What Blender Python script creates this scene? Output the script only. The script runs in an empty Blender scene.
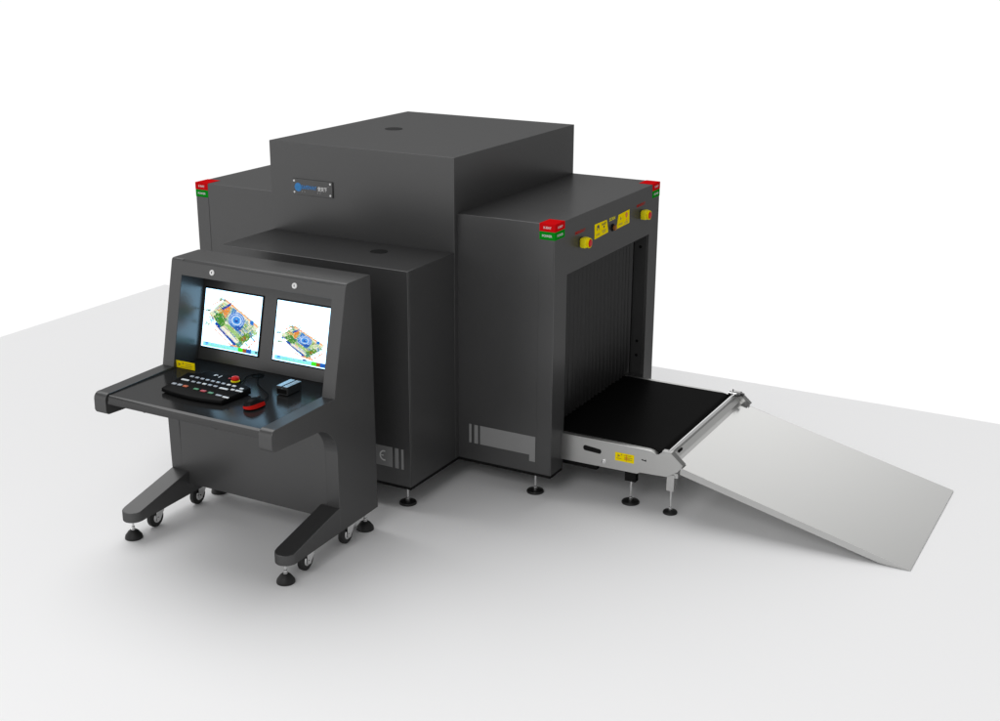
import bpy, bmesh, math, random
from mathutils import Vector, Matrix
random.seed(7)
S = bpy.context.scene
COL = S.collection
PI = math.pi

# ------------------------------------------------------------------ materials
def mat(name, base, rough=.5, metal=0., bump=0., bscale=400., spec=.5, coat=0., vary=0., aniso=None, emit=0.):
    m = bpy.data.materials.new(name); m.use_nodes = True
    nt = m.node_tree; b = nt.nodes['Principled BSDF']
    b.inputs['Base Color'].default_value = (*base, 1)
    b.inputs['Roughness'].default_value = rough
    b.inputs['Metallic'].default_value = metal
    b.inputs['Specular IOR Level'].default_value = spec
    b.inputs['Coat Weight'].default_value = coat
    b.inputs['Coat Roughness'].default_value = .12
    if emit:
        b.inputs['Emission Color'].default_value = (*base, 1); b.inputs['Emission Strength'].default_value = emit
    tc = nt.nodes.new('ShaderNodeTexCoord')
    if bump:
        n = nt.nodes.new('ShaderNodeTexNoise'); n.inputs['Scale'].default_value = bscale; n.inputs['Detail'].default_value = 3
        bp = nt.nodes.new('ShaderNodeBump'); bp.inputs['Strength'].default_value = bump; bp.inputs['Distance'].default_value = .001
        nt.links.new(tc.outputs['Object'], n.inputs['Vector'])
        nt.links.new(n.outputs['Fac'], bp.inputs['Height']); nt.links.new(bp.outputs['Normal'], b.inputs['Normal'])
    if vary or aniso:
        n = nt.nodes.new('ShaderNodeTexNoise'); n.inputs['Scale'].default_value = 6; n.inputs['Detail'].default_value = 6
        mp = nt.nodes.new('ShaderNodeMapping')
        if aniso: mp.inputs['Scale'].default_value = aniso
        nt.links.new(tc.outputs['Object'], mp.inputs['Vector']); nt.links.new(mp.outputs['Vector'], n.inputs['Vector'])
        r = nt.nodes.new('ShaderNodeMapRange'); r.inputs['To Min'].default_value = rough - vary; r.inputs['To Max'].default_value = rough + vary
        nt.links.new(n.outputs['Fac'], r.inputs['Value']); nt.links.new(r.outputs['Result'], b.inputs['Roughness'])
        if aniso:
            r2 = nt.nodes.new('ShaderNodeMapRange'); r2.inputs['To Min'].default_value = .97; r2.inputs['To Max'].default_value = 1.03
            hs = nt.nodes.new('ShaderNodeHueSaturation'); hs.inputs['Color'].default_value = (*base, 1)
            nt.links.new(n.outputs['Fac'], r2.inputs['Value']); nt.links.new(r2.outputs['Result'], hs.inputs['Value'])
            nt.links.new(hs.outputs['Color'], b.inputs['Base Color'])
    return m

def coated(name, diff, gloss, rough, bump=.05, bscale=500., tint=(1, 1, 1), vary=.03):
    """powder-coated sheet: matt base plus an even satin sheen"""
    m = bpy.data.materials.new(name); m.use_nodes = True; nt = m.node_tree
    nt.nodes.remove(nt.nodes['Principled BSDF']); out = nt.nodes['Material Output']
    d = nt.nodes.new('ShaderNodeBsdfDiffuse'); g = nt.nodes.new('ShaderNodeBsdfAnisotropic'); a = nt.nodes.new('ShaderNodeAddShader')
    d.inputs['Color'].default_value = (diff, diff, diff*1.01, 1)
    g.inputs['Color'].default_value = (gloss*tint[0], gloss*tint[1], gloss*tint[2], 1)
    tc = nt.nodes.new('ShaderNodeTexCoord')
    n = nt.nodes.new('ShaderNodeTexNoise'); n.inputs['Scale'].default_value = bscale; n.inputs['Detail'].default_value = 3
    b = nt.nodes.new('ShaderNodeBump'); b.inputs['Strength'].default_value = bump; b.inputs['Distance'].default_value = .001
    n2 = nt.nodes.new('ShaderNodeTexNoise'); n2.inputs['Scale'].default_value = 5; n2.inputs['Detail'].default_value = 6
    r = nt.nodes.new('ShaderNodeMapRange'); r.inputs['To Min'].default_value = rough-vary; r.inputs['To Max'].default_value = rough+vary
    L = nt.links.new
    L(tc.outputs['Object'], n.inputs['Vector']); L(tc.outputs['Object'], n2.inputs['Vector']); L(n.outputs['Fac'], b.inputs['Height'])
    L(b.outputs['Normal'], d.inputs['Normal']); L(b.outputs['Normal'], g.inputs['Normal'])
    L(n2.outputs['Fac'], r.inputs['Value']); L(r.outputs['Result'], g.inputs['Roughness'])
    L(d.outputs[0], a.inputs[0]); L(g.outputs[0], a.inputs[1]); L(a.outputs[0], out.inputs['Surface'])
    return m
M = dict(
    grey=coated('charcoal_powder_coat', .042, .068, .30, bump=.16, bscale=170),
    greyc=coated('console_powder_coat', .040, .068, .30, bump=.12, bscale=190),
    desk=coated('desk_satin_coat', .016, .062, .17, bump=.03),
    black=coated('black_plastic', .006, .010, .35),
    rubber=mat('black_rubber', (.007, .007, .007), .55, bump=.2),
    belt=coated('belt_rubber', .0040, .010, .35, bump=.2, bscale=700),
    curtain=coated('lead_rubber_curtain', .016, .032, .34, bump=0., vary=.0),
    cap=coated('dark_cap', .018, .030, .35),
    steel_shaded=mat('shaded_face_steel', (.26, .26, .255), .3, metal=1.),  # darker copy of the steel: dim right-hand reflection put into the colour
    steel=mat('brushed_steel', (.56, .56, .55), .33, metal=1., vary=.06, aniso=(1, 40, 40)),
    ramp=mat('ramp_steel', (.88, .88, .865), .19, metal=1., vary=.04, aniso=(3, 80, 80)),
    chrome=mat('chrome', (.75, .75, .75), .12, metal=1.),
    darksteel=mat('dark_steel', (.1, .1, .1), .4, metal=1.),
    plate=mat('grey_decal', (.24, .24, .24), .5),
    white=mat('white_print', (.75, .75, .75), .5),
    whitep=mat('white_plastic', (.85, .85, .85), .3),
    red=mat('red_lens', (.60, .006, .008), .6, spec=0.),
    redp=mat('red_plastic', (.62, .010, .006), .35, spec=.12),
    redt=mat('red_print', (.50, .03, .02), .6, spec=0.),
    green=mat('green_lens', (.004, .25, .012), .6, spec=0.),
    yellow=mat('yellow_sticker', (.95, .74, .004), .6, spec=0.),
    yellowp=mat('yellow_plastic', (.80, .70, .01), .45, spec=.1),
    ink=mat('black_print', (.03, .025, .01), .5),
    inkb=mat('olive_print', (.33, .25, .01), .5),
    orange=mat('orange_print', (.75, .2, .01), .5),
    brown=mat('amber_knob', (.26, .10, .025), .4, spec=.1),
    blue=mat('blue_print', (.01, .2, .55), .4),
    key=mat('grey_key', (.42, .45, .5), .4),
    keyw=mat('white_key', (.75, .78, .8), .4),
    keyg=mat('green_key', (.1, .3, .15), .4),
    keyr=mat('red_key', (.5, .06, .07), .4),
    keyo=mat('orange_key', (.6, .14, .06), .4),
    box=mat('satin_grey_metal', (.15, .155, .16), .24, metal=.8),
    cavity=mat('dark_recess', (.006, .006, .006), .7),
)

# ------------------------------------------------------------------ helpers
def nb(): return bmesh.new()
def box(bm, x0, x1, y0, y1, z0, z1):
    v = [bm.verts.new((x, y, z)) for z in (z0, z1) for y in (y0, y1) for x in (x0, x1)]
    for f in ((0,2,3,1),(4,5,7,6),(0,1,5,4),(2,6,7,3),(0,4,6,2),(1,3,7,5)): bm.faces.new([v[i] for i in f])
    return bm
def prism(bm, poly, axis, a, b):
    """poly in the two other axes (in xyz order), extruded along axis from a to b"""
    def P(p, t):
        if axis == 'x': return (t, p[0], p[1])
        if axis == 'y': return (p[0], t, p[1])
        return (p[0], p[1], t)
    A = [bm.verts.new(P(p, a)) for p in poly]; B = [bm.verts.new(P(p, b)) for p in poly]
    bm.faces.new(A); bm.faces.new(B[::-1]); n = len(poly)
    for i in range(n): bm.faces.new((A[i], B[i], B[(i+1) % n], A[(i+1) % n]))
    bmesh.ops.recalc_face_normals(bm, faces=bm.faces[:]); return bm
def lathe(bm, c, axis, prof, n=28):
    """prof: list of (radius, offset along axis)"""
    ax = {'x': Vector((1,0,0)), 'y': Vector((0,1,0)), 'z': Vector((0,0,1))}[axis] if isinstance(axis, str) else Vector(axis).normalized()
    u = ax.orthogonal().normalized(); w = ax.cross(u); c = Vector(c); rings = []
    for r, h in prof:
        if r < 1e-6: rings.append([bm.verts.new(c + ax*h)])
        else: rings.append([bm.verts.new(c + ax*h + (u*math.cos(2*PI*i/n) + w*math.sin(2*PI*i/n))*r) for i in range(n)])
    for A, B in zip(rings, rings[1:]):
        for i in range(n):
            a, b = A[i % len(A)], A[(i+1) % len(A)]; c2, d = B[(i+1) % len(B)], B[i % len(B)]
            vs = []
            for q in (a, b, c2, d):
                if q not in vs: vs.append(q)
            if len(vs) > 2: bm.faces.new(vs)
    for R_, rev in ((rings[0], True), (rings[-1], False)):
        if len(R_) > 2: bm.faces.new(R_[::-1] if rev else R_)
    bmesh.ops.recalc_face_normals(bm, faces=bm.faces[:]); return bm
def cyl(bm, c, axis, r, h, n=28): return lathe(bm, c, axis, [(r, 0), (r, h)], n)
def tube(bm, pts, r, n=10):
    pts = [Vector(p) for p in pts]; rings = []
    for i, p in enumerate(pts):
        t = (pts[min(i+1, len(pts)-1)] - pts[max(i-1, 0)]).normalized()
        u = t.cross(Vector((0, 0, 1)));
        if u.length < .01: u = Vector((1, 0, 0))
        u.normalize(); w = t.cross(u)
        rings.append([bm.verts.new(p + (u*math.cos(2*PI*k/n) + w*math.sin(2*PI*k/n))*r) for k in range(n)])
    for A, B in zip(rings, rings[1:]):
        for k in range(n): bm.faces.new((A[k], A[(k+1) % n], B[(k+1) % n], B[k]))
    bm.faces.new(rings[0][::-1]); bm.faces.new(rings[-1]); return bm
def smoothline(P, n=8):
    P = [Vector(p) for p in P]; out = []
    for i in range(len(P)-1):
        p0, p1, p2, p3 = P[max(i-1, 0)], P[i], P[i+1], P[min(i+2, len(P)-1)]
        for k in range(n):
            t = k/n
            out.append(.5*((2*p1) + (p2-p0)*t + (2*p0-5*p1+4*p2-p3)*t*t + (3*p1-p0-3*p2+p3)*t**3))
    return out + [P[-1]]
def bevel(bm, w, seg=2, ang=30):
    bmesh.ops.recalc_face_normals(bm, faces=bm.faces[:])
    es = [e for e in bm.edges if len(e.link_faces) == 2 and e.calc_face_angle(0) > math.radians(ang)]
    bmesh.ops.bevel(bm, geom=es, offset=w, segments=seg, profile=.5, affect='EDGES', clamp_overlap=True)
    return bm
WORLD = {}
def wloc(o): return WORLD[o.name]
def empty(name, loc, label, cat, group=None):
    o = bpy.data.objects.new(name, None); COL.objects.link(o); o.location = loc; o.empty_display_size = .1
    o['label'] = label; o['category'] = cat
    if group: o['group'] = group
    WORLD[o.name] = Vector(loc); return o
def obj(name, bm, m, parent=None, smooth=True, label=None, sharp=22):
    if not bm.verts: return None
    xs = [[v.co[i] for v in bm.verts] for i in range(3)]
    c = Vector([(min(a)+max(a))/2 for a in xs])
    for v in bm.verts: v.co -= c
    bmesh.ops.recalc_face_normals(bm, faces=bm.faces[:])
    me = bpy.data.meshes.new(name); bm.to_mesh(me); bm.free()
    for k in (m if isinstance(m, (list, tuple)) else [m]): me.materials.append(k)
    if smooth:
        me.shade_smooth(); me.set_sharp_from_angle(angle=math.radians(sharp))
    o = bpy.data.objects.new(name, me); COL.objects.link(o)
    WORLD[o.name] = c.copy()
    if parent: o.parent = parent; o.location = c - wloc(parent)
    else: o.location = c
    if label: o['label'] = label
    return o
def dup(o, delta, parent):
    c = o.copy(); COL.objects.link(c); c.parent = parent
    WORLD[c.name] = wloc(o) + Vector(delta); c.location = WORLD[c.name] - wloc(parent)
    for ch in list(o.children): dup(ch, delta, c)
    return c
def text_bm(body, size, origin, u, v, bold=0., thick=.0006, bm=None, width=None, mi=0):
    """flat lettering: centred at origin, reading along u, up along v, raised by thick"""
    cu = bpy.data.curves.new('lettering', 'FONT'); cu.body = body; cu.size = size; cu.align_x = 'CENTER'; cu.align_y = 'CENTER'
    cu.offset = bold; cu.resolution_u = 3
    o = bpy.data.objects.new('tmp', cu); COL.objects.link(o)
    me = bpy.data.meshes.new_from_object(o.evaluated_get(bpy.context.evaluated_depsgraph_get()))
    t = bmesh.new(); t.from_mesh(me); bpy.data.objects.remove(o); bpy.data.meshes.remove(me); bpy.data.curves.remove(cu)
    xs = [q.co.x for q in t.verts]; ys = [q.co.y for q in t.verts]
    cx, cy = (min(xs)+max(xs))/2, (min(ys)+max(ys))/2; k = width/(max(xs)-min(xs)) if width else 1
    u, v, origin = Vector(u), Vector(v), Vector(origin); n = u.cross(v)
    out = bm or nb()
    idx = {}
    for q in t.verts: idx[q] = out.verts.new(origin + u*((q.co.x-cx)*k) + v*(q.co.y-cy) + n*thick)
    for f in t.faces:
        try:
            nf = out.faces.new([idx[q] for q in f.verts]); nf.material_index = mi
        except ValueError: pass
    t.free(); return out
def quad(bm, P, mi=0):
    f = bm.faces.new([bm.verts.new(p) for p in P]); f.material_index = mi; return f
def onface(bm, origin, u, v, poly, t=.0006, mi=0):
    """flat printed shape: poly of (a,b) in metres on the plane origin + a*u + b*v"""
    o, u, v = Vector(origin), Vector(u), Vector(v); n = u.cross(v)*t
    return quad(bm, [o + u*a + v*b + n for a, b in poly], mi)
def rect(a0, a1, b0, b1): return [(a0, b0), (a1, b0), (a1, b1), (a0, b1)]
def circ(a, b, r, n=16): return [(a+r*math.cos(2*PI*i/n), b+r*math.sin(2*PI*i/n)) for i in range(n)]
X, Y, Z = (1,0,0), (0,1,0), (0,0,1)

# ------------------------------------------------------------------ setting
floor = obj('floor', box(nb(), -4.9, 7.5, -9.5, 2.40, -.05, 0), mat('studio_floor', (.90, .90, .905), .75, spec=.2))
floor['kind'] = 'structure'; floor['label'] = 'pale seamless studio floor with a visible straight far edge'

# ------------------------------------------------------------------ scanner
XU0, XU1, XL0 = -1.75, -.5653, -2.3337
ZR, ZM, ZU, ZB = 1.5, 1.2957, 1.7943, .137
YR, YU0, YU1, YM = 1.387, -.0357, 1.385, -.4913
OY0, OY1, OZ = .1516, 1.2535, 1.210
sc = empty('baggage_scanner', (-1.0, .69, 0), 'large charcoal grey baggage scanner of stepped boxes with a black conveyor belt', 'scanner')
obj('central_housing', bevel(box(nb(), XU0, XU1, YU0, YU1, ZB, ZU), .0022), M['grey'], sc)
obj('front_housing', bevel(box(nb(), XU0+.001, XU1-.001, YM, YU0-.001, ZB, ZM), .0025), M['grey'], sc)
obj('front_housing_side_trim', bevel(box(nb(), XU1-.004, XU1+.0015, YM+.008, YM+.055, ZB+.002, ZM-.006), .001), M['grey'], sc)
U = [(0, ZB), (0, ZR), (YR, ZR), (YR, ZB), (OY1, ZB), (OY1, OZ), (OY0, OZ), (OY0, ZB)]
obj('tunnel_housing', bevel(prism(nb(), U, 'x', XU1-.02, 0), .003), M['grey'], sc)
obj('tunnel_housing', bevel(prism(nb(), U, 'x', XL0, XU0+.02), .003), M['grey'], sc)
# corner posts (slightly proud of the side panels)
for x0, x1 in ((-.088, -.006), (XL0+.006, XL0+.092)):
    obj('corner_post', bevel(box(nb(), x0, x1, -.0018, .01, ZB+.003, 1.418), .0012), M['grey'], sc)
# black base skirts
bm = nb(); box(bm, XU0+.004, XU1-.004, YM+.004, YR-.01, .121, ZB)
box(bm, XU1-.004, -.004, .004, OY0-.004, .121, ZB+.0005); box(bm, XU1-.004, -.004, OY1+.004, YR-.004, .121, ZB+.0005)
box(bm, XL0+.004, XU0+.004, .004, OY0-.004, .121, ZB+.0005); box(bm, XL0+.004, XU0+.004, OY1+.004, YR-.004, .121, ZB+.0005)
obj('base_skirt', bm, M['black'], sc, smooth=False)
for ya, yb in ((.175, .210), (1.150, 1.185)): obj('base_rail', bevel(box(nb(), -.30, .19, ya, yb, .150, .185), .002), M['black'], sc)
# tunnel innards
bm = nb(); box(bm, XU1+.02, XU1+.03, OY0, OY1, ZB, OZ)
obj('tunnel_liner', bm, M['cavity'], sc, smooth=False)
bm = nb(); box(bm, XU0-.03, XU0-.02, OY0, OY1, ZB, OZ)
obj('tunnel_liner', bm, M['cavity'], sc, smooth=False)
# inner jamb plate with screw holes on the far side wall
jp = obj('jamb_plate', bevel(box(nb(), -.090, -.010, OY1-.006, OY1-.0005, .345, OZ-.004), .001), M['grey'], sc)
for z in (1.13, .55, .46):
    obj('screw_hole', cyl(nb(), (-.05, OY1-.0075, z), 'y', .009, .001, 16), M['black'], jp)
# lead curtain: hanging strips, each slightly turned
nS = 22; w = (OY1-.01-OY0-.004)/nS
first = None
for layer, xx in ((0, -.100),):
    for i in range(nS):
        y0 = OY0+.004+i*w
        bm = nb(); h = 12; a = .0155
        cols = []
        for k in range(7):
            t = k/6; xo = xx + a*math.sin(PI*t)*1.0 + .012*(t-.5)
            cols.append((xo, y0 + t*w*.78))
        rows = [.346, .8, OZ-.002]
        grid = [[bm.verts.new((cx, cy, z)) for cx, cy in cols] for z in rows]
        back = [[bm.verts.new((cx-.003, cy, z)) for cx, cy in cols] for z in rows]
        for G in (grid, back):
            for A, B in zip(G, G[1:]):
                for k in range(6): bm.faces.new((A[k], A[k+1], B[k+1], B[k]))
        for r in (0, -1):
            for k in range(6): bm.faces.new((grid[r][k], grid[r][k+1], back[r][k+1], back[r][k]))
        for c in (0, -1):
            for q in range(2): bm.faces.new((grid[q][c], grid[q+1][c], back[q+1][c], back[q][c]))
        if first is None:
            first = obj('curtain_strip', bm, M['curtain'], sc)
        else:
            bm.free(); dup(first, (random.uniform(-.003, .003), i*w, 0), sc)
obj('curtain_rail', box(nb(), -.125, -.105, OY0+.002, OY1-.002, OZ-.05, OZ-.001), M['black'], sc)

# access caps on top faces
obj('access_cap', bevel(lathe(nb(), (-1.394, .675, ZU-.001), 'z', [(.052, 0), (.052, .003)], 40), .001), M['cap'], sc)
obj('access_cap', bevel(lathe(nb(), (-.925, -.205, ZM-.001), 'z', [(.047, 0), (.047, .003)], 40), .001), M['cap'], sc)

# levelling feet
def foot(x, y, top, parent, r=.047, coned=False, stem=M['chrome']):
    if coned: prof = [(r, 0), (r, .007), (r*.94, .016), (r*.62, .036), (r*.40, .044), (0, .045)]; rz = .044
    else: prof = [(r, 0), (r, .006), (r*.93, .012), (r*.3, .017), (0, .0172)]; rz = .016
    f = obj('levelling_foot', lathe(nb(), (x, y, .0005), 'z', prof, 36), M['rubber'], parent)
    g = lathe(nb(), (x, y, rz-.001), 'z', [(.012, 0), (.012, .008), (.009, .009), (.009, .02), (.006, .022), (.006, top-rz)], 16)
    obj('stem', g, stem, f)
    return f
f0 = foot(-.642, -.405, .122, sc)
for p in ((-1.67, -.405), (-.121, .062), (-.121, 1.325), (-2.21, .062), (-2.21, 1.325), (-1.15, 1.30)):
    dup(f0, (p[0]+.642, p[1]+.405, 0), sc)

# indicator lights wrapping the corners
def indicator(xc, yc, sx, sy, wx, wy):
    """corner at (xc,yc); body goes -sx*wx and +sy*wy inward"""
    x0, x1 = sorted((xc+.0015*sx, xc-sx*wx)); y0, y1 = sorted((yc-.0015*sy, yc+sy*wy))
    L = empty_part = None
    r = obj('indicator_light', bevel(box(nb(), x0, x1, y0, y1, 1.4605, 1.5015), .0012, 1), M['red'], sc)
    g = obj('indicator_light', bevel(box(nb(), x0+.0005, x1-.0005, y0+.0005, y1-.0005, 1.418, 1.4595), .0012, 1), M['green'], sc)
    for o, s, z in ((r, 'X-RAY', 1.481), (g, 'POWER', 1.4385)):
        if sy > 0:
            bm = text_bm(s, .0175, ((x0+x1)/2, y0, z), X, Z, bold=.0002, width=.046 if s == 'X-RAY' else .056)
            obj('lettering', bm, M['white'], o, smooth=False)
        if sx > 0:
            bm = text_bm(s, .0175, (x1, (y0+y1)/2, z), Y, Z, bold=.0002, width=.056 if s == 'X-RAY' else .066)
            obj('lettering', bm, M['white'], o, smooth=False)
indicator(0, 0, 1, 1, .088, .112)
indicator(0, YR, 1, -1, .088, .112)
indicator(XL0, 0, -1, 1, .092, .112)
indicator(XL0, YR, -1, -1, .092, .112)

# emergency stops on the end face
def estop(y, z):
    b = nb(); box(b, .0005, .040, y-.030, y+.030, z-.027, z+.027); bevel(b, .012, 3)
    e = obj('emergency_stop', b, M['yellowp'], sc)
    obj('collar', lathe(nb(), (.039, y, z), 'x', [(.0265, 0), (.0265, .010), (.0255, .012), (.0225, .012), (.0215, .003), (0, .003)], 24), M['yellow'], e)
    obj('push_button', lathe(nb(), (.039, y, z), 'x', [(.012, 0), (.012, .005), (.0195, .006), (.0205, .012), (.017, .016), (0, .017)], 28), M['redp'], e)
    bm = text_bm('EMERGENCY', .021, (0, y-.018, z+.060), Y, Z, bold=.0005, width=.125, thick=.0008)
    obj('lettering', bm, M['redt'], e, smooth=False)
estop(.315, 1.350); estop(1.125, 1.352)
# key switch
ks = obj('key_switch', lathe(nb(), (.0, .712, 1.353), 'x', [(.021, 0), (.021, .004), (.016, .006), (.016, .009)], 28), M['black'], sc)
obj('knob', lathe(nb(), (.010, .712, 1.353), 'x', [(.014, 0), (.0150, .008), (.0135, .012), (0, .013)], 24), M['brown'], ks)
obj('lettering', text_bm('SCAN', .024, (0, .705, 1.403), Y, Z, bold=.0008, width=.080, thick=.0008), M['yellowp'], ks, smooth=False)
# yellow warning stickers by the key switch
def sticker(poly, c, prints):
    bm = nb(); n = .0012
    vs = [bm.verts.new((n, a, b)) for a, b in poly]; bm.faces.new(vs)
    vb = [bm.verts.new((.0002, a, b)) for a, b in poly]
    for i in range(len(poly)): bm.faces.new((vs[i], vs[(i+1) % len(poly)], vb[(i+1) % len(poly)], vb[i]))
    s = obj('warning_label', bm, M['yellow'], sc, smooth=False)
    for mname, shapes, texts in prints:
        for sh in shapes:
            b2 = nb(); onface(b2, (n, 0, 0), Y, Z, sh); obj('pictogram' if len(sh) > 4 or mname != 'inkb' else 'print_line', b2, M[mname], s, smooth=False)
        for tx, sz, ya, za, wd in texts: obj('lettering', text_bm(tx, sz, (n, ya, za), Y, Z, bold=.0003, width=wd), M[mname], s, smooth=False)
sticker([(.478, 1.331), (.655, 1.338), (.648, 1.365), (.632, 1.411), (.475, 1.413)], None,
    [('ink', [[(.505,1.374),(.512,1.374),(.512,1.386),(.528,1.386),(.528,1.374),(.535,1.374),(.535,1.396),(.527,1.403),(.513,1.403),(.505,1.396)],
              rect(.588,.604,1.374,1.385)], [('当心辐射', .015, .594, 1.396, .056)]),
     ('inkb', [rect(.495,.545,1.352,1.355), rect(.497,.542,1.346,1.349), rect(.572,.625,1.360,1.363), rect(.572,.622,1.353,1.356), rect(.580,.615,1.346,1.349)], [])])
sticker([(.765, 1.333), (.945, 1.337), (.940, 1.414), (.790, 1.409)], None,
    [('orange', [circ(.900, 1.390, .016, 18), rect(.895,.905,1.357,1.368)], []),
     ('inkb', [rect(.795,.848,1.354,1.357), rect(.793,.850,1.347,1.350), rect(.875,.925,1.350,1.353), rect(.872,.925,1.343,1.346), circ(.822,1.383,.012,3)], [])])

# name plate on the central housing
npl = obj('name_plate', bevel(box(nb(), -1.596, -1.328, YU0-.008, YU0-.0002, 1.510, 1.598), .002), mat('plate_grey', (.075, .075, .075), .25), sc)
yp = YU0-.0083
for x in (-1.583, -1.341):
    for z in (1.523, 1.586):
        obj('screw', lathe(nb(), (x, yp+.001, z), (0, -1, 0), [(.0062, 0), (.0055, .003), (0, .004)], 14), M['whitep'], npl)
bm = nb(); onface(bm, (0, yp, 0), X, Z, circ(-1.557, 1.552, .024, 28))
obj('emblem', bm, M['blue'], npl, smooth=False)
bm = nb()
for r in (.010, .017):
    P = circ(-1.557, 1.552, r, 28); Q = circ(-1.557, 1.552, r-.0018, 28)
    for i in range(28): onface(bm, (0, yp-.0008, 0), X, Z, [P[i], P[(i+1) % 28], Q[(i+1) % 28], Q[i]])
obj('emblem_rings', bm, mat('light_blue_print', (.05, .35, .7), .4), npl, smooth=False)
obj('lettering', text_bm('SAFEWAY', .028, (-1.482, yp, 1.555), X, Z, bold=.0009, width=.100), M['blue'], npl, smooth=False)
obj('lettering', text_bm('安天下', .026, (-1.394, yp, 1.553), X, Z, bold=.0009, width=.062), M['white'], npl, smooth=False)
for x, z, r_ in ((-1.530, 1.530, .0038), (-1.513, 1.530, .0038), (-1.425, 1.530, .0038), (-1.409, 1.530, .0038), (-1.354, 1.571, .003)):
    bm = nb(); onface(bm, (0, yp, 0), X, Z, circ(x, z, r_, 10)); obj('printed_dot', bm, M['plate'], npl, smooth=False)

# grey decals at the foot of the side panels
def decal(y, rects, name='data_plate'):
    bm = nb()
    for poly in rects: prism(bm, poly, 'y', y-.0022, y-.0002)
    return obj(name, bm, M['plate'], sc, smooth=False)
decal(0, [rect(-.498, -.484, .238, .345), rect(-.466, -.443, .238, .345),
          [(-.430, .238), (-.128, .238), (-.128, .202), (-.093, .202), (-.093, .345), (-.430, .345)]])
dp = decal(YM, [rect(-.622, -.608, .231, .342), rect(-.661, -.638, .231, .342), rect(-1.02, -.676, .231, .342)])
bm = nb()
def arc(cx, cz, r0, r1, a0, a1, n=14):
    for i in range(n):
        a, b = a0+(a1-a0)*i/n, a0+(a1-a0)*(i+1)/n
        onface(bm, (0, YM-.0022, 0), X, Z, [(cx+r1*math.cos(a), cz+r1*math.sin(a)), (cx+r0*math.cos(a), cz+r0*math.sin(a)),
                                 (cx+r0*math.cos(b), cz+r0*math.sin(b)), (cx+r1*math.cos(b), cz+r1*math.sin(b))])
arc(-.795, .288, .0215, .0295, math.radians(75), math.radians(285))
obj('conformity_mark', bm, M['white'], dp, smooth=False); bm = nb()
arc(-.727, .288, .0215, .0295, math.radians(75), math.radians(285))
onface(bm, (0, YM-.0022, 0), X, Z, rect(-.7500, -.731, .2852, .2912))
obj('conformity_mark', bm, M['white'], dp, smooth=False)

# ------------------------------------------------------------------ conveyor at the right end
YN, YF = .130, 1.200
def side_plate(y0, y1):
    P = [(-.28, .336), (.500, .333), (.540, .326), (.556, .330), (.575, .346), (.626, .346), (.692, .290), (.664, .250), (.605, .212), (.455, .206), (.440, .196), (-.28, .190)]
    return bevel(prism(nb(), P, 'y', y0, y1), .0015, 1)
cf = obj('conveyor_frame', side_plate(YN, YN+.006), M['steel'], sc)
cf2 = obj('conveyor_frame', side_plate(YF-.006, YF), M['steel'], sc)
# folded lips of the end plates
for c, y in ((cf, YN), (cf2, YF-.006)):
    bm = nb()
    prism(bm, [(.575, .346), (.626, .346), (.626, .350), (.575, .350)], 'y', y+.001, y+.036)
    obj('top_lip', bm, M['steel'], c, smooth=False); bm = nb()
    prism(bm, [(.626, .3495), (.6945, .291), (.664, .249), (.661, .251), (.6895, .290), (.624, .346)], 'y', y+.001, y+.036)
    obj('end_lip', bm, M['steel_shaded'], c, smooth=False)
# slots and bolts on the near plate
bm = nb(); yq = YN-.0006
pts = [(.140+.013*math.cos(a), .285+.015*math.sin(a)) for a in [PI/2+PI*i/8 for i in range(9)]] + [(.222+.011*math.cos(a), .279+.013*math.sin(a)) for a in [-PI/2+PI*i/8 for i in range(9)]]
prism(bm, pts, 'y', yq, YN+.001)
obj('slot', bm, M['black'], cf, smooth=False)
obj('slot', prism(nb(), [(.462, .283), (.468, .285), (.478, .281), (.489, .286), (.489, .274), (.478, .277), (.468, .277), (.462, .281)], 'y', yq, YN+.001), M['black'], cf, smooth=False)
obj('bolt', lathe(nb(), (.249, YN, .228), (0, -1, 0), [(.012, 0), (.012, .004), (.008, .005), (.008, .014), (.003, .016), (0, .016)], 18), M['chrome'], cf)
wl = obj('warning_label', box(nb(), .313, .421, YN-.001, YN-.0001, .249, .296), M['yellow'], cf, smooth=False)
bm = nb()
for sh in (circ(.333, .279, .010, 3), circ(.350, .287, .004, 8), rect(.362, .405, .284, .287), rect(.366, .412, .274, .277), rect(.322, .350, .262, .265), rect(.366, .410, .262, .265)):
    onface(bm, (0, YN-.001, 0), X, Z, sh)
for o in (bm,): pass
obj('print', bm, M['inkb'], wl, smooth=False)
bm = nb()
for sh in (rect(.376, .380, .256, .292), rect(.366, .398, .268, .271)): onface(bm, (0, YN-.0013, 0), X, Z, sh)
obj('print', bm, M['orange'], wl, smooth=False)
# rounded guard rail along the belt edge
for y, c in ((YN, cf), (YF, cf2)):
    s = 1 if y == YN else -1
    ya = sorted((y+s*.001, y+s*.034))
    P = [(-.27, .334), (-.27, .343), (.500, .341), (.525, .337), (.545, .326), (.555, .310), (.545, .309), (.52, .320)]
    obj('guard_rail', bevel(prism(nb(), P, 'y', *ya), .0025, 2), M['steel'] if True else 0, c)
# belt: closed loop round an end roller
bm = nb(); pr_ = []
R0, cx, cz = .040, .548, .306
pr_ = [(-.27, cz+R0)] + [(cx+R0*math.cos(a), cz+R0*math.sin(a)) for a in [PI/2-PI*i/14 for i in range(15)]] + [(-.27, cz-R0)]
prism(bm, pr_, 'y', YN+.036, YF-.036)
bl = obj('conveyor_belt', bevel(bm, .002, 1, 50), M['belt'], sc)
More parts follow.
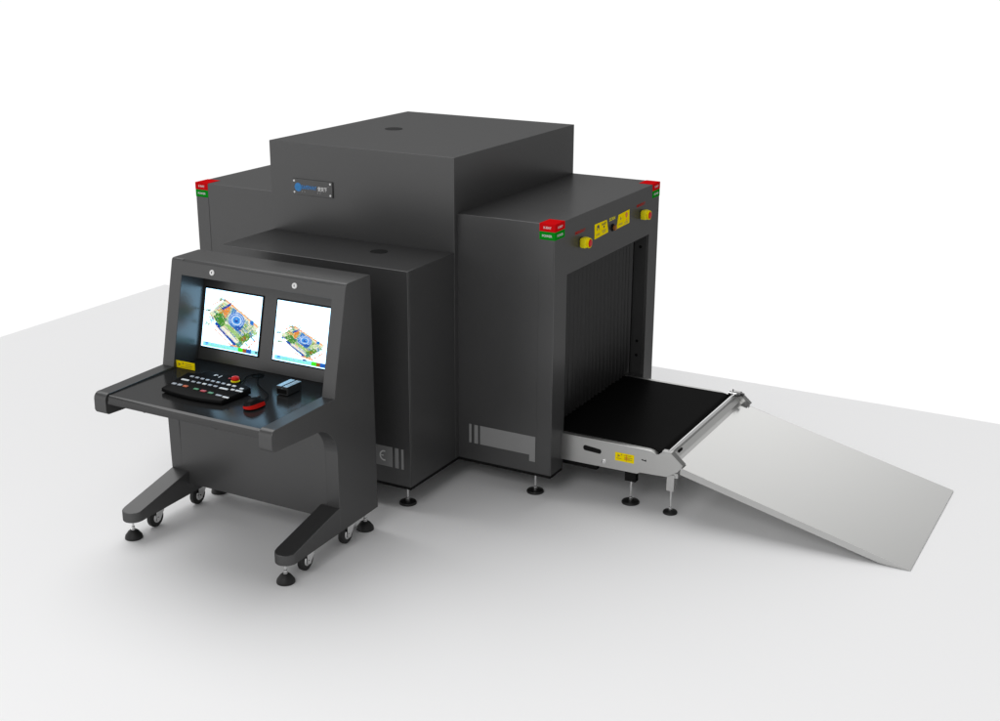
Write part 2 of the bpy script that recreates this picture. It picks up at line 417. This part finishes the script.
# cross bar and transition plate at the belt's end
cb = obj('cross_bar', lathe(nb(), (.606, YN+.02, .343), 'y', [(.011, 0), (.011, YF-YN-.04)], 20), M['chrome'], sc)
bm = nb(); prism(bm, [(.613, .326), (.617, .328), (.637, .3025), (.656, .2975), (.656, .2960), (.634, .300)], 'y', YN+.008, YF-.008)
obj('transition_plate', bm, M['steel'], cb, smooth=False)
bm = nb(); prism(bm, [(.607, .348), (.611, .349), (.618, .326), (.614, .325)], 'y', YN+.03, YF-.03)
obj('front_plate', bm, M['steel_shaded'], cb, smooth=False)
obj('latch', bevel(box(nb(), .612, .628, .235, .290, .310, .326), .002), M['black'], cb)
# idle roller ends and tensioner on the far side
bm = nb(); lathe(bm, (.590, YF-.06, .350), 'y', [(.008, 0), (.008, .05)], 16); lathe(bm, (.575, YF-.05, .356), 'x', [(.006, 0), (.006, .05)], 12)
lathe(bm, (.600, YF-.038, .345), 'z', [(.012, 0), (.012, .02), (.006, .021), (.006, .036)], 12)
obj('belt_tensioner', bm, M['chrome'], sc)
bm = nb(); lathe(bm, (.612, YF-.045, .352), 'x', [(.011, 0), (.011, .034)], 12); box(bm, .572, .66, YF-.028, YF-.012, .340, .356)
obj('tensioner_screw', bm, M['darksteel'], sc)
# legs under the conveyor
def leg(x0, x1, y, zt, zb, m, r):
    l = obj('conveyor_leg', bevel(box(nb(), x0, x1, y-.03, y+.01, zb, zt), .002), m, sc)
    c = ((x0+x1)/2, y-.01)
    f = lathe(nb(), (*c, .0005), 'z', [(r, 0), (r, .006), (r*.93, .011), (r*.3, .016), (0, .0162)], 32)
    obj('foot_pad', f, M['rubber'], l)
    obj('stem', lathe(nb(), (*c, .015), 'z', [(.011, 0), (.011, .008), (.008, .009), (.008, .02), (.0055, .022), (.0055, zb-.014)], 14), M['chrome'], l)
    return l
for y in (.195, 1.19):
    leg(.356, .419, y, .200, .128, M['black'], .048)
    leg(.600, .642, y-.02, .222, .130, M['steel'], .038)
    if y < .5:
        obj('conveyor_leg_bracket', bevel(box(nb(), .585, .660, y-.045, y+.005, .205, .232), .002), M['steel'], sc)

# ------------------------------------------------------------------ ramp
rp = empty('loading_ramp', (1.28, .64, 0), 'bare silver sheet metal ramp sloping from the conveyor end down to the floor', 'ramp')
xa, za, xb, zb_ = .690, .288, 1.870, .006
y0r, y1r = .105, 1.185
def zr_(x): return za+(zb_-za)*(x-xa)/(xb-xa)
bm = nb(); plan = [(.698, y0r), (xb, y0r), (xb, y1r), (.700, y1r), (.700, 1.135), (.636, 1.135), (.636, .168), (.698, .168)]
tp = [bm.verts.new((x, y, zr_(x))) for x, y in plan]; bt = [bm.verts.new((x, y, zr_(x)-.004)) for x, y in plan]
bm.faces.new(tp); bm.faces.new(bt[::-1])
for q in range(8): bm.faces.new((tp[q], bt[q], bt[(q+1) % 8], tp[(q+1) % 8]))
obj('deck', bm, M['ramp'], rp, smooth=False)
sl = (zb_-za)/(xb-xa)
for ya, yb in ((y0r-.0005, y0r+.003), (y1r-.003, y1r+.0005)):
    bm = nb()
    prism(bm, [(xa-.002, za+.0005), (xb-.002, zb_+.0003), (xb-.006, zb_-.0045), (1.765, .0035), (1.72, za+sl*(1.72-xa)-.034), (xa-.002, za-.036)], 'y', ya, yb)
    obj('side_flange', bm, M['steel'], rp, smooth=False)
obj('hinge_bar', bevel(box(nb(), xa+.010, xa+.022, y0r+.004, y1r-.004, za-.036, za-.012), .001), M['steel'], rp)

# ------------------------------------------------------------------ console
CX0, CX1, TH = -1.665, -.605, .073
co = empty('operator_console', (-1.135, -1.1, 0), 'charcoal grey operator desk on castors with two lit screens set in its hood', 'console')
def arcpts(cx, cy, r, a0, a1, n=8): return [(cx+r*math.cos(math.radians(a0+(a1-a0)*i/n)), cy+r*math.sin(math.radians(a0+(a1-a0)*i/n))) for i in range(n+1)]
prof = [(-.742, .121), (-.757, 1.320)] + arcpts(-.944, 1.318, .016, 90, 165, 4) + [(-1.080, .805)] + \
       [(-1.505, .800)] + arcpts(-1.522, .768, .033, 90, 180, 14) + arcpts(-1.530, .722, .026, 180, 268, 14) + \
       [(-1.255, .684)] + arcpts(-1.240, .516, .168, 90, 0, 16) + [(-1.068, .2)] + [(-1.068, .113)]
for x0, x1 in ((CX0, CX0+TH), (CX1-TH, CX1)):
    obj('side_panel', bevel(prism(nb(), prof, 'x', x0, x1), .0022, 2, 50), M['greyc'], co, sharp=5)
# foot beams: rounded tip in plan, tapering towards the front
def beam(x0, x1):
    xm = (x0+x1)/2; r = (x1-x0)/2
    plan = [(x0, -.742), (x0, -1.475+r)] + [(xm - r*math.cos(PI*i/30), -1.475+r - r*math.sin(PI*i/30)) for i in range(1, 30)] + [(x1, -1.475+r), (x1, -.742)]
    bm = nb()
    def zt(y): return .152 if y < -1.44 else .152 + (y+1.44)*(.088/.37) if y < -1.07 else .24
    def zb(y): return .100 + (y+1.475)*.020/.733
    fr = []
    # insert a break at y=-1.07 on both sides
    plan = plan[:1] + [(x0, -1.07)] + plan[1:-1] + [(x1, -1.07)] + plan[-1:]
    T = [bm.verts.new((x, y, zt(y))) for x, y in plan]; B = [bm.verts.new((x, y, zb(y))) for x, y in plan]
    n = len(plan)
    for i in range(n): bm.faces.new((T[i], B[i], B[(i+1) % n], T[(i+1) % n]))
    bm.faces.new((T[0], T[1], T[-2], T[-1])); bm.faces.new(T[1:-1])
    bm.faces.new((B[0], B[-1], B[-2], B[1])); bm.faces.new(B[1:-1][::-1])
    return bevel(bm, .003, 2, 35)
beams = [obj('foot_beam', beam(CX0+.0006, CX0+.112), M['greyc'], co, sharp=5), obj('foot_beam', beam(CX1-.112, CX1-.0006), M['greyc'], co, sharp=5)]
# hood: top, band above the screens, back, screen panel
xi0, xi1 = CX0+TH, CX1-TH
def fy(z): return -1.080 + .236*(z-.805)     # slanted front plane
def ry(z): return -.896 + .235*(z-.80)       # screen panel plane
bm = nb()
prism(bm, [(-.757, 1.318)] + [(-.757, 1.3345)] + [(-.9455, 1.3345), (fy(1.322)-.0015, 1.322), (fy(1.256)-.0015, 1.256), (ry(1.256)-.02, 1.252), (ry(1.256)+.01, 1.318)], 'x', CX0+.0005, CX1-.0005)
obj('hood_top', bevel(bm, .0025, 2), M['greyc'], co)
bm = nb(); prism(bm, [(ry(.797), .797), (ry(1.255), 1.255), (ry(1.255)+.012, 1.255), (ry(.797)+.012, .797)], 'x', xi0, xi1)
obj('screen_panel', bm, M['greyc'], co, smooth=False)
obj('back_panel', box(nb(), xi0, xi1, -.765, -.745, .175, 1.318), M['greyc'], co, smooth=False)
# desk top with front apron
bm = nb(); prism(bm, [(ry(.797)+.01, .797), (-1.530, .793), (-1.545, .786), (-1.548, .752), (-1.535, .752), (-1.532, .765), (-.77, .770)], 'x', xi0, xi1)
obj('desk_top', bevel(bm, .002, 2), M['desk'], co)
for x in (-1.36, -.93):
    obj('apron_screw', lathe(nb(), (x, -1.5335, .7525), (0, 0, -1), [(.012, 0), (.012, .003), (0, .003)], 12), M['black'], co)
# modesty panel
bm = nb(); box(bm, xi0-.001, xi1+.001, -1.0690, -1.045, .172, .766)
obj('modesty_panel', bm, M['greyc'], co, smooth=False)
bm = nb(); box(bm, xi0, xi1, -1.045, -.765, .176, .186)
obj('bottom_shelf', bm, M['greyc'], co, smooth=False)
# white round locks on the band
for x in (-1.400, -.896):
    z = 1.290; n = Vector((0, -1, .236)).normalized()
    k = obj('lock', lathe(nb(), (x, fy(z)-.0015, z), n, [(.0145, 0), (.0135, .004), (0, .0045)], 24), M['whitep'], co)
    obj('key_slot', box(nb(), x-.0018, x+.0018, fy(z)-.0070, fy(z)-.004, z-.006, z+.006), M['black'], k, smooth=False)
# yellow notice standing in the corner
wl = obj('warning_label', bevel(box(nb(), -1.590, -1.470, -1.062, -1.058, .797, .834), .0008, 1), M['yellow'], co)
bm = nb()
for sh in (circ(-1.570, .817, .010, 3), circ(-1.545, .824, .0045, 8), rect(-1.530, -1.49, .822, .825), rect(-1.530, -1.485, .812, .815), rect(-1.56, -1.49, .803, .8055)):
    onface(bm, (0, -1.062, 0), X, Z, sh)
obj('print', bm, M['inkb'], wl, smooth=False)
# pads and castors
f0 = foot(-.660, -1.437, .103, co, r=.044, coned=True)
for p in ((-1.612, -1.430), (-.660, -.780), (-1.612, -.780)): dup(f0, (p[0]+.660, p[1]+1.437, 0), co)
def caster(x, y):
    k = 1.22; zc = .041*k+.0005
    prof = [(.020*k, -.015), (.034*k, -.015), (.040*k, -.010), (.041*k, 0), (.040*k, .010), (.034*k, .015), (.020*k, .015)]
    c = obj('castor', lathe(nb(), (x, y, zc), 'x', [(.0, -.006)] + prof + [(.0, .006)], 36), M['rubber'], co)
    obj('hub', lathe(nb(), (x, y, zc), 'x', [(.0, -.0185), (.012, -.018), (.021, -.016), (.0255, -.0145), (.0255, .0155), (.021, .0175), (.012, .0195), (0, .020)], 28), M['chrome'], c)
    bm = nb()
    for s in (-1, 1):
        prism(bm, [(y-.012, zc-.014), (y+.010, zc-.016), (y+.046, .088), (y+.046, .100), (y-.012, .100), (y-.014, .080)], 'x', *sorted((x+s*.0210, x+s*.0240)))
    box(bm, x-.0240, x+.0240, y-.012, y+.046, .0965, .100)
    lathe(bm, (x, y+.014, .0995), 'z', [(.026, 0), (.026, .006), (.010, .007), (.010, .014)], 18)
    lathe(bm, (x-.028, y, zc), 'x', [(.007, 0), (.007, .056)], 10)
    obj('fork', bm, M['chrome'], c, smooth=False)
    return c
c0 = caster(-1.610, -1.275)
for p in ((-1.610, -.955), (-.655, -1.290), (-.655, -.960)): dup(c0, (p[0]+1.610, p[1]+1.275, 0), co)

# ---- monitors
N1, N2 = 96, 84
def paint(variant):
    rnd = random.Random(11+variant)
    W, H = N1, N2
    img = [[(1., 1., 1.) for _ in range(W)] for _ in range(H)]
    def mp(u, v):
        if variant: return .03+u*.82, .40+(v-.15)*.62
        return u, v
    def put(i, j, c, a=1.):
        if 0 <= i < W and 0 <= j < H:
            o = img[j][i]; img[j][i] = tuple(o[k]*(1-a)+c[k]*a for k in range(3))
    def poly(P, c, a=1., holes=0., raw=False):
        Q = [(p if raw else mp(*p)) for p in P]; Q = [(x*W, y*H) for x, y in Q]
        for j in range(max(0, int(min(q[1] for q in Q))), min(H, int(max(q[1] for q in Q))+1)):
            for i in range(max(0, int(min(q[0] for q in Q))), min(W, int(max(q[0] for q in Q))+1)):
                x, y, ins = i+.5, j+.5, False
                for k in range(len(Q)):
                    (x1, y1), (x2, y2) = Q[k], Q[k-1]
                    if (y1 > y) != (y2 > y) and x < (x2-x1)*(y-y1)/(y2-y1)+x1: ins = not ins
                if ins and rnd.random() > holes: put(i, j, tuple(min(1, max(0, q*rnd.uniform(.8, 1.15))) for q in c), a)
    def line(p, q, c, w=1, a=1.):
        (x1, y1), (x2, y2) = mp(*p), mp(*q); n = int(max(abs(x2-x1)*W, abs(y2-y1)*H)*1.5)+1
        for k in range(n+1):
            t = k/n; x, y = (x1+(x2-x1)*t)*W, (y1+(y2-y1)*t)*H
            for dj in range(w): put(int(x), int(y)+dj, c, a)
    def ring(cu, cv, ru, rv, c, w=.12, a=1.):
        ru = ru*(.82 if variant else 1)
        cu, cv = mp(cu, cv); rv = rv*(.62 if variant else 1)
        for j in range(H):
            for i in range(W):
                d = math.hypot((i/W-cu)/ru, (j/H-cv)/rv)
                if 1-w < d < 1+w*.1: put(i, j, c, a)
    def disc(cu, cv, ru, rv, c, a=1.): ring(cu, cv, ru, rv, c, 1.01, a)
    BL, GR, OR, LG, LB, BR, CR = (.02,.16,.52), (.12,.38,.06), (.85,.40,.08), (.50,.68,.36), (.12,.34,.75), (.45,.22,.04), (.95,.83,.68)
    # axes of the scanned vehicle
    A, B, Cc, D = (.08,.43), (.36,.13), (1.0,.50), (.68,.93)
    poly([A, B, Cc, D], (.80,.84,.66), .95, 0)
    for k in range(210):      # fine structure along both axes
        s, t = rnd.random(), rnd.random(); L = rnd.uniform(.04, .22)
        px = A[0]+(D[0]-A[0])*s+(B[0]-A[0])*t; py = A[1]+(D[1]-A[1])*s+(B[1]-A[1])*t
        if rnd.random() < .65: q = (px+(D[0]-A[0])*L, py+(D[1]-A[1])*L)
        else: q = (px+(B[0]-A[0])*L*1.5, py+(B[1]-A[1])*L*1.5)
        line((px, py), q, rnd.choice((LG, GR, CR, LB, BL, (.30,.48,.2), (.12,.35,.42), OR, LG, GR)), 1, .85)
    for p, q in (((.2,.66), (.50,.88)), ((.50,.88), (.78,.93)), ((.78,.93), (.97,.72)), ((.14,.26), (.30,.16)), ((.35,.13), (.95,.50))): line(p, q, (.95,.50,.25), 2, .9)
    line((.36,.17), (.95,.53), CR, 2, .7); line((.33,.20), (.9,.55), LG, 1, .6)
    poly([(.20,.62), (.28,.60), (.74,.93), (.66,.95)], OR, .30)
    poly([(.17,.46), (.31,.36), (.40,.50), (.36,.62), (.26,.58)], GR, .95, .12)
    poly([(.32,.33), (.45,.22), (.46,.36), (.38,.47)], OR, .95, .1)
    poly([(.22,.34), (.30,.30), (.36,.36), (.30,.40)], (.75,.45,.12), .8, .2)
    poly([(.31,.30), (.46,.185), (.47,.22), (.34,.33)], BL, 1, .05)
    poly([(.50,.26), (.57,.29), (.57,.38), (.48,.37)], (.05,.3,.7), 1, .05)
    disc(.58, .46, .135, .130, (.62,.76,.93), .9); ring(.58, .46, .140, .135, (.08,.28,.65), .12)
    ring(.58, .46, .110, .10, LB, .16); ring(.58, .46, .062, .058, (.10,.40,.80), .6); disc(.58, .47, .026, .026, BL)
    poly([(.56,.57), (.70,.55), (.68,.62), (.58,.63)], BL, .95, .1)
    for k in range(3): ring(.60+.02*k, .47-.012*k, .19+.02*k, .185+.02*k, (.45,.62,.5), .04, .6)
    poly([(.83,.42), (.89,.43), (.89,.50), (.82,.49)], (.05,.3,.7), 1)
    poly([(.19,.575), (.24,.55), (.63,.87), (.58,.90)], BL, 1, .04)
    poly([(.37,.58), (.43,.55), (.72,.74), (.66,.79)], (.45,.66,.30), .95, .1)
    poly([(.44,.53), (.48,.52), (.76,.70), (.70,.72)], (.05,.28,.62), .9, .25)
    poly([(.30,.64), (.36,.60), (.66,.83), (.60,.85)], (.96,.93,.82), .8)
    poly([(.64,.76), (.80,.64), (.86,.68), (.84,.76), (.70,.85)], (.22,.42,.06), .95, .15)
    poly([(.68,.77), (.76,.70), (.78,.76), (.72,.80)], BR, .9, .2)
    poly([(.60,.86), (.70,.80), (.74,.86), (.66,.92)], (.1,.42,.3), .9, .2)
    poly([(.85,.62), (.96,.55), (.97,.62), (.88,.70)], LG, .8, .3)
    poly([(.82,.64), (.88,.58), (.90,.68), (.84,.72)], (.1,.32,.6), .8, .35)
    for cu, cv in ((.30,.15), (.06,.37), (.08,.60)):
        for k in range(26):
            a = rnd.uniform(0, 2*PI); r = rnd.uniform(0, .055)
            line((cu, cv), (cu+r*math.cos(a)*1.2, cv+r*math.sin(a)*.7), rnd.choice(((.25,.35,.2), (.7,.75,.6), (.1,.15,.15), LG)), 1, .6)
    poly([(.09,.48), (.17,.46), (.19,.54), (.14,.60)], BL, .8, .4)
    for u, v in ((.50,.205), (.53,.215), (.83,.355), (.87,.37)): poly([(u, v), (u+.012, v), (u+.012, v+.015), (u, v+.015)], (.4,.2,.5), 1)
    # tool bar
    poly([(.03,.915), (1.,.915), (1.,.985), (.03,.985)], (.42,.88,.95), 1, raw=True)
    poly([(.10,.955), (.60,.955), (.60,.975), (.10,.975)], (.42,.9,.78), 1, raw=True)
    for k in range(3): poly([(.07,.92+.022*k), (.13,.92+.022*k), (.13,.935+.022*k), (.07,.935+.022*k)], (.18,.5,.9), 1, raw=True)
    poly([(.30,.928), (.42,.928), (.42,.938), (.30,.938)], (.55,.85,.85), 1, raw=True)
    poly([(.515,.90), (.57,.90), (.57,.925), (.515,.925)], (.02,.05,.35), 1 if variant else .5, raw=True)
    for u0, u1, c in ((.655,.735,(.15,.85,.05)), (.735,.805,(.45,.2,.02)), (.805,.89,(.02,.22,.6)), (.91,.95,(.5,.9,.9))):
        poly([(u0,.915), (u1,.915), (u1,.985), (u0,.985)], c, 1, raw=True)
    poly([(.955,.93), (.985,.93), (.985,.97), (.955,.97)], (.1,.15,.2), 1, raw=True)
    return img
def screen_mat():
    m = bpy.data.materials.new('lit_screen'); m.use_nodes = True; nt = m.node_tree
    b = nt.nodes['Principled BSDF']; a = nt.nodes.new('ShaderNodeVertexColor'); a.layer_name = 'picture'
    b.inputs['Base Color'].default_value = (.01, .01, .01, 1); b.inputs['Roughness'].default_value = .35; b.inputs['Specular IOR Level'].default_value = .2
    mx = nt.nodes.new('ShaderNodeMix'); mx.data_type = 'RGBA'; mx.blend_type = 'MULTIPLY'; mx.inputs['Factor'].default_value = 1
    mx.inputs['B'].default_value = (1., 1., 1., 1)
    nt.links.new(a.outputs['Color'], mx.inputs['A']); nt.links.new(mx.outputs['Result'], b.inputs['Emission Color'])
    b.inputs['Emission Strength'].default_value = 1.12
    return m
SCR = screen_mat()
def monitor(x0, x1, variant):
    z0, z1 = .866, 1.155; e = .007
    bm = nb(); prism(bm, [(ry(z0-e)-.004, z0-e), (ry(z1+e)-.004, z1+e), (ry(z1+e)+.02, z1+e), (ry(z0-e)+.02, z0-e)], 'x', x0-e, x1+e)
    mo = obj('monitor', bm, M['black'], co, smooth=False)
    img = paint(variant); bm = nb(); lay = bm.loops.layers.float_color.new('picture')
    V = [[bm.verts.new((x0+(x1-x0)*i/N1, ry(z1-(z1-z0)*j/N2)-.0055, z1-(z1-z0)*j/N2)) for i in range(N1+1)] for j in range(N2+1)]
    for j in range(N2):
        for i in range(N1):
            f = bm.faces.new((V[j+1][i], V[j+1][i+1], V[j][i+1], V[j][i]))
            c = img[j][i]; c = (1.45, 2.5, 3.4) if min(c) > .995 else tuple(q**1.5 for q in c)   # bright cool-white backlight
            for l in f.loops: l[lay] = (*c, 1)
    obj('screen', bm, SCR, mo, smooth=False)
monitor(-1.576, -1.213, 0)
monitor(-1.118, -.757, 1)
obj('cable_grommet', lathe(nb(), (-1.146, -.968, .796), 'z', [(.030, 0), (.030, .004), (.024, .006), (0, .006)], 24), M['black'], co)

# ------------------------------------------------------------------ keyboard
DZ = .7985
kb = empty('control_keyboard', (-1.21, -1.27, DZ), 'black control keyboard with small pale keys and a red stop knob', 'keyboard')
bm = nb()
front = [(-1.395 + .372*i/10, -1.385 - .022*math.sin(PI*i/10)) for i in range(11)]
plan = front + [(-1.000, -1.200), (-1.105, -1.168), (-1.125, -1.120), (-1.330, -1.120), (-1.350, -1.165), (-1.415, -1.175)]
T = []
def kz(y): return DZ + .021 + (y+1.39)*.060
bt = [bm.verts.new((x, y, DZ+.001)) for x, y in plan]; tp = [bm.verts.new((x*.985-.0182, y, kz(y))) for x, y in plan]
n = len(plan)
for i in range(n): bm.faces.new((bt[i], bt[(i+1) % n], tp[(i+1) % n], tp[i]))
bm.faces.new(bt[::-1]); bm.faces.new(tp)
obj('case', bevel(bm, .004, 2, 25), M['black'], kb)
def key(x, y, wx, m, wy=.014, h=.004):
    z = kz(y)
    bm = nb(); box(bm, x-wx/2, x+wx/2, y-wy/2, y+wy/2, z-.001, z+h); bevel(bm, .0015, 1)
    obj('key', bm, M[m], kb)
for i in range(9): key(-1.352+i*.0335, -1.213 - i*.0012, .020, 'keyw' if i > 6 else 'key')
key(-1.352, -1.262, .045, 'keyw')
for i in range(5): key(-1.300+i*.034, -1.263, .021, 'keyw' if i == 2 else 'key')
key(-1.108, -1.270, .050, 'keyw')
key(-1.368, -1.322, .024, 'key', .017); key(-1.333, -1.322, .024, 'key', .017); key(-1.296, -1.324, .026, 'keyo', .017)
key(-1.225, -1.330, .028, 'keyg', .015); key(-1.178, -1.334, .030, 'keyr', .018); key(-1.130, -1.338, .028, 'keyg', .015)
key(-1.075, -1.345, .034, 'key', .012); key(-1.030, -1.350, .036, 'keyw', .012)
key(-1.060, -1.262, .020, 'keyw'); key(-1.032, -1.262, .020, 'keyw'); key(-1.004-.008, -1.262, .018, 'keyw'); key(-1.030, -1.234, .020, 'keyw')
bm = nb(); z = kz(-1.15)
quad(bm, [(-1.262, -1.163, z+.003), (-1.252, -1.163, z+.003), (-1.252, -1.150, z+.003), (-1.262, -1.150, z+.003)])
box(bm, -1.262, -1.246, -1.150, -1.145, kz(-1.147)-.001, kz(-1.147)+.003); box(bm, -1.226, -1.222, -1.170, -1.142, kz(-1.155)-.001, kz(-1.155)+.003)
obj('key_marking', bm, M['keyw'], kb, smooth=False)
key(-1.168, -1.155, .010, 'keyr', .010)
kn = obj('stop_knob', lathe(nb(), (-1.123, -1.166, kz(-1.166)), 'z', [(.011, 0), (.011, .005), (.019, .007), (.0205, .013), (.017, .021), (.008, .0245), (0, .025)], 28), M['redp'], kb)
obj('collar', lathe(nb(), (-1.123, -1.166, kz(-1.166)-.001), 'z', [(.0225, 0), (.0225, .003), (.018, .005), (.018, .006)], 28), M['yellowp'], kn)
obj('cable', tube(nb(), smoothline([(-1.16, -1.125, DZ+.008), (-1.15, -1.08, DZ+.004), (-1.175, -1.02, DZ+.004), (-1.165, -.98, DZ+.006), (-1.150, -.968, DZ+.008)]), .0025), M['black'], kb)

# ------------------------------------------------------------------ mouse
ms = empty('computer_mouse', (-.885, -1.325, DZ), 'black mouse with a curved red flank lying right of the keyboard', 'mouse')
ang = math.radians(-4)
def mt(p):
    x, y, z = (q*1.14 for q in p); return (-.880 + x*math.cos(ang) - y*math.sin(ang), -1.328 + x*math.sin(ang) + y*math.cos(ang), DZ+.0008+z)
def mouse_surface(a0, a1, h0=0., scale=1., na=24, nr=7, band=None):
    bm = nb(); rings = []
    for k in range(nr+1):
        ph = (PI/2)*k/nr
        r, hz = math.cos(ph), math.sin(ph)
        ring = []
        for i in range(na):
            t = 2*PI*i/na
            L = .052; Wd = .036*(1 - .12*math.cos(2*t)) if True else .033
            x = Wd*math.cos(t)*(r**.8); y = L*math.sin(t)*(r**.8)
            z = .037*hz*(1 - .12*(y/L))
            ring.append(bm.verts.new(mt((x*scale, y*scale, z*scale))))
        rings.append(ring)
    for A_, B_ in zip(rings, rings[1:]):
        for i in range(na):
            f = bm.faces.new((A_[i], A_[(i+1) % na], B_[(i+1) % na], B_[i]))
    bm.faces.new(rings[0][::-1])
    return bm, rings
bm, _ = mouse_surface(0, 1)
bmesh.ops.remove_doubles(bm, verts=bm.verts[:], dist=.0001)
obj('shell', bm, M['black'], ms)
bm = nb(); P1, P2 = [], []
for k in range(19):   # red flank strip wrapping the near side in a wave
    t = math.radians(-125 + 170*k/18); wv = .5+.5*math.sin(k/18*PI)
    for lst, ph in ((P1, math.radians(3)), (P2, math.radians(14+26*wv*(k/18)))):
        r, hz = math.cos(ph), math.sin(ph)
        x = .036*(1-.12*math.cos(2*t))*math.cos(t)*r**.8*1.03; y = .052*math.sin(t)*r**.8*1.02; z = .037*hz*(1-.12*y/.052)*1.04
        lst.append(bm.verts.new(mt((x, y, z+.0004))))
for k in range(18): bm.faces.new((P1[k], P1[k+1], P2[k+1], P2[k]))
obj('red_flank', bm, M['redp'], ms)
obj('wheel', lathe(nb(), mt((-.004, .030, .031)), Vector((math.cos(ang), math.sin(ang), 0)), [(.006, 0), (.007, .002), (.007, .006), (.006, .008)], 16), M['rubber'], ms)
obj('cable', tube(nb(), smoothline([mt((0, .050, .008)), (-.893, -1.225, DZ+.003), (-.921, -1.175, DZ+.003), (-1.000, -1.121, DZ+.003), (-1.063, -1.073, DZ+.003), (-1.115, -1.010, DZ+.005), (-1.143, -.970, DZ+.008)]), .0022), M['black'], ms)

# ------------------------------------------------------------------ little slotted box
bx = empty('card_reader', (-.863, -1.085, DZ), 'small grey metal box with a slot across its top on the right of the desk', 'desk box')
bm = nb(); x0, x1, y0, y1 = -.898, -.832, -1.140, -1.030; z0 = DZ+.0008; z1 = DZ+.043
P = [(x0, z0), (x1, z0), (x1, z1), (x0+.037, z1), (x0+.037, z1-.010), (x0+.029, z1-.010), (x0+.029, z1), (x0, z1)]
prism(bm, P, 'y', y0, y1)
obj('case', bevel(bm, .0015, 1), M['box'], bx)
obj('front_recess_dark', box(nb(), x0+.005, x1-.005, y0-.001, y0+.002, z0+.006, z1-.014), M['black'], bx, smooth=False)  # flat black panel in place of the dark inside a front recess

# ------------------------------------------------------------------ light
w = bpy.data.worlds.new('World'); S.world = w; w.use_nodes = True
nt = w.node_tree; bg = nt.nodes['Background']
tc = nt.nodes.new('ShaderNodeTexCoord'); sx = nt.nodes.new('ShaderNodeSeparateXYZ')
rampn = nt.nodes.new('ShaderNodeValToRGB'); cr = rampn.color_ramp
mr = nt.nodes.new('ShaderNodeMapRange'); mr.inputs['From Min'].default_value = -1; mr.inputs['From Max'].default_value = 1
nt.links.new(tc.outputs['Generated'], sx.inputs['Vector']); nt.links.new(sx.outputs['Z'], mr.inputs['Value'])
nt.links.new(mr.outputs['Result'], rampn.inputs['Fac'])
cr.elements[0].position = 0; cr.elements[0].color = (1, 1, 1, 1)
cr.elements[1].position = 1; cr.elements[1].color = (.38, .38, .38, 1)
for p, v in ((.5, 1.), (.70, .98), (.80, .40), (.88, .34)):
    e = cr.elements.new(p); e.color = (v, v, v, 1)
# surroundings dimmed on the right, out of view, to darken faces turned there
mx_ = nt.nodes.new('ShaderNodeMapRange'); mx_.inputs['From Min'].default_value = -.14; mx_.inputs['From Max'].default_value = .14
mx_.inputs['To Min'].default_value = 1.; mx_.inputs['To Max'].default_value = .50; mx_.interpolation_type = 'SMOOTHSTEP'
gt = nt.nodes.new('ShaderNodeMapRange'); gt.inputs['From Min'].default_value = .0; gt.inputs['From Max'].default_value = .06
mm = nt.nodes.new('ShaderNodeMix'); mm.data_type = 'FLOAT'; mm.inputs['A'].default_value = 1.
vs = nt.nodes.new('ShaderNodeVectorMath'); vs.operation = 'SCALE'
nt.links.new(sx.outputs['X'], mx_.inputs['Value']); nt.links.new(sx.outputs['Z'], gt.inputs['Value'])
mb = nt.nodes.new('ShaderNodeMapRange'); mb.inputs['From Min'].default_value = .02; mb.inputs['From Max'].default_value = .34
mb.inputs['To Min'].default_value = 1.; mb.inputs['To Max'].default_value = .50; mb.interpolation_type = 'SMOOTHSTEP'
nt.links.new(sx.outputs['X'], mb.inputs['Value']); nt.links.new(mb.outputs['Result'], mm.inputs['A'])
nt.links.new(gt.outputs['Result'], mm.inputs['Factor']); nt.links.new(mx_.outputs['Result'], mm.inputs['B'])
nt.links.new(rampn.outputs['Color'], vs.inputs[0]); nt.links.new(mm.outputs['Result'], vs.inputs['Scale'])
nt.links.new(vs.outputs['Vector'], bg.inputs['Color']); bg.inputs['Strength'].default_value = 1.02
def area(name, loc, target, size, power):
    l = bpy.data.lights.new(name, 'AREA'); l.shape = 'SQUARE'; l.size = size; l.energy = power
    o = bpy.data.objects.new(name, l); COL.objects.link(o); o.location = loc
    o.rotation_euler = (Vector(target)-Vector(loc)).to_track_quat('-Z', 'Y').to_euler(); return o
sun = bpy.data.lights.new('broad_softbox', 'SUN'); sun.energy = 1.62; sun.angle = math.radians(55)
so = bpy.data.objects.new('broad_softbox', sun); COL.objects.link(so); so.location = (-3, 4, 8)
so.rotation_euler = Vector((.42, -.34, -1)).to_track_quat('-Z', 'Y').to_euler()

area('added_front_fill', (.6, -8.5, 6.5), (-.6, -3.2, 0), 4.0, 170)  # unseen fill lamp added to brighten the foreground floor and front faces
# ------------------------------------------------------------------ camera
cam = bpy.data.cameras.new('camera'); co_ = bpy.data.objects.new('camera', cam); COL.objects.link(co_)
co_.location = (2.8475, -5.7941, 2.8929)
co_.rotation_euler = tuple(math.radians(a) for a in (71.9062, -.3072, 28.6899))
cam.sensor_width = 36; cam.lens = 1311.8886/1000*36; cam.clip_end = 200; cam.clip_start = .05
S.camera = co_
S.render.resolution_x, S.render.resolution_y = 1024, 738
S.view_settings.view_transform = 'Standard'; S.view_settings.look = 'None'; S.view_settings.exposure = 0; S.view_settings.gamma = 1
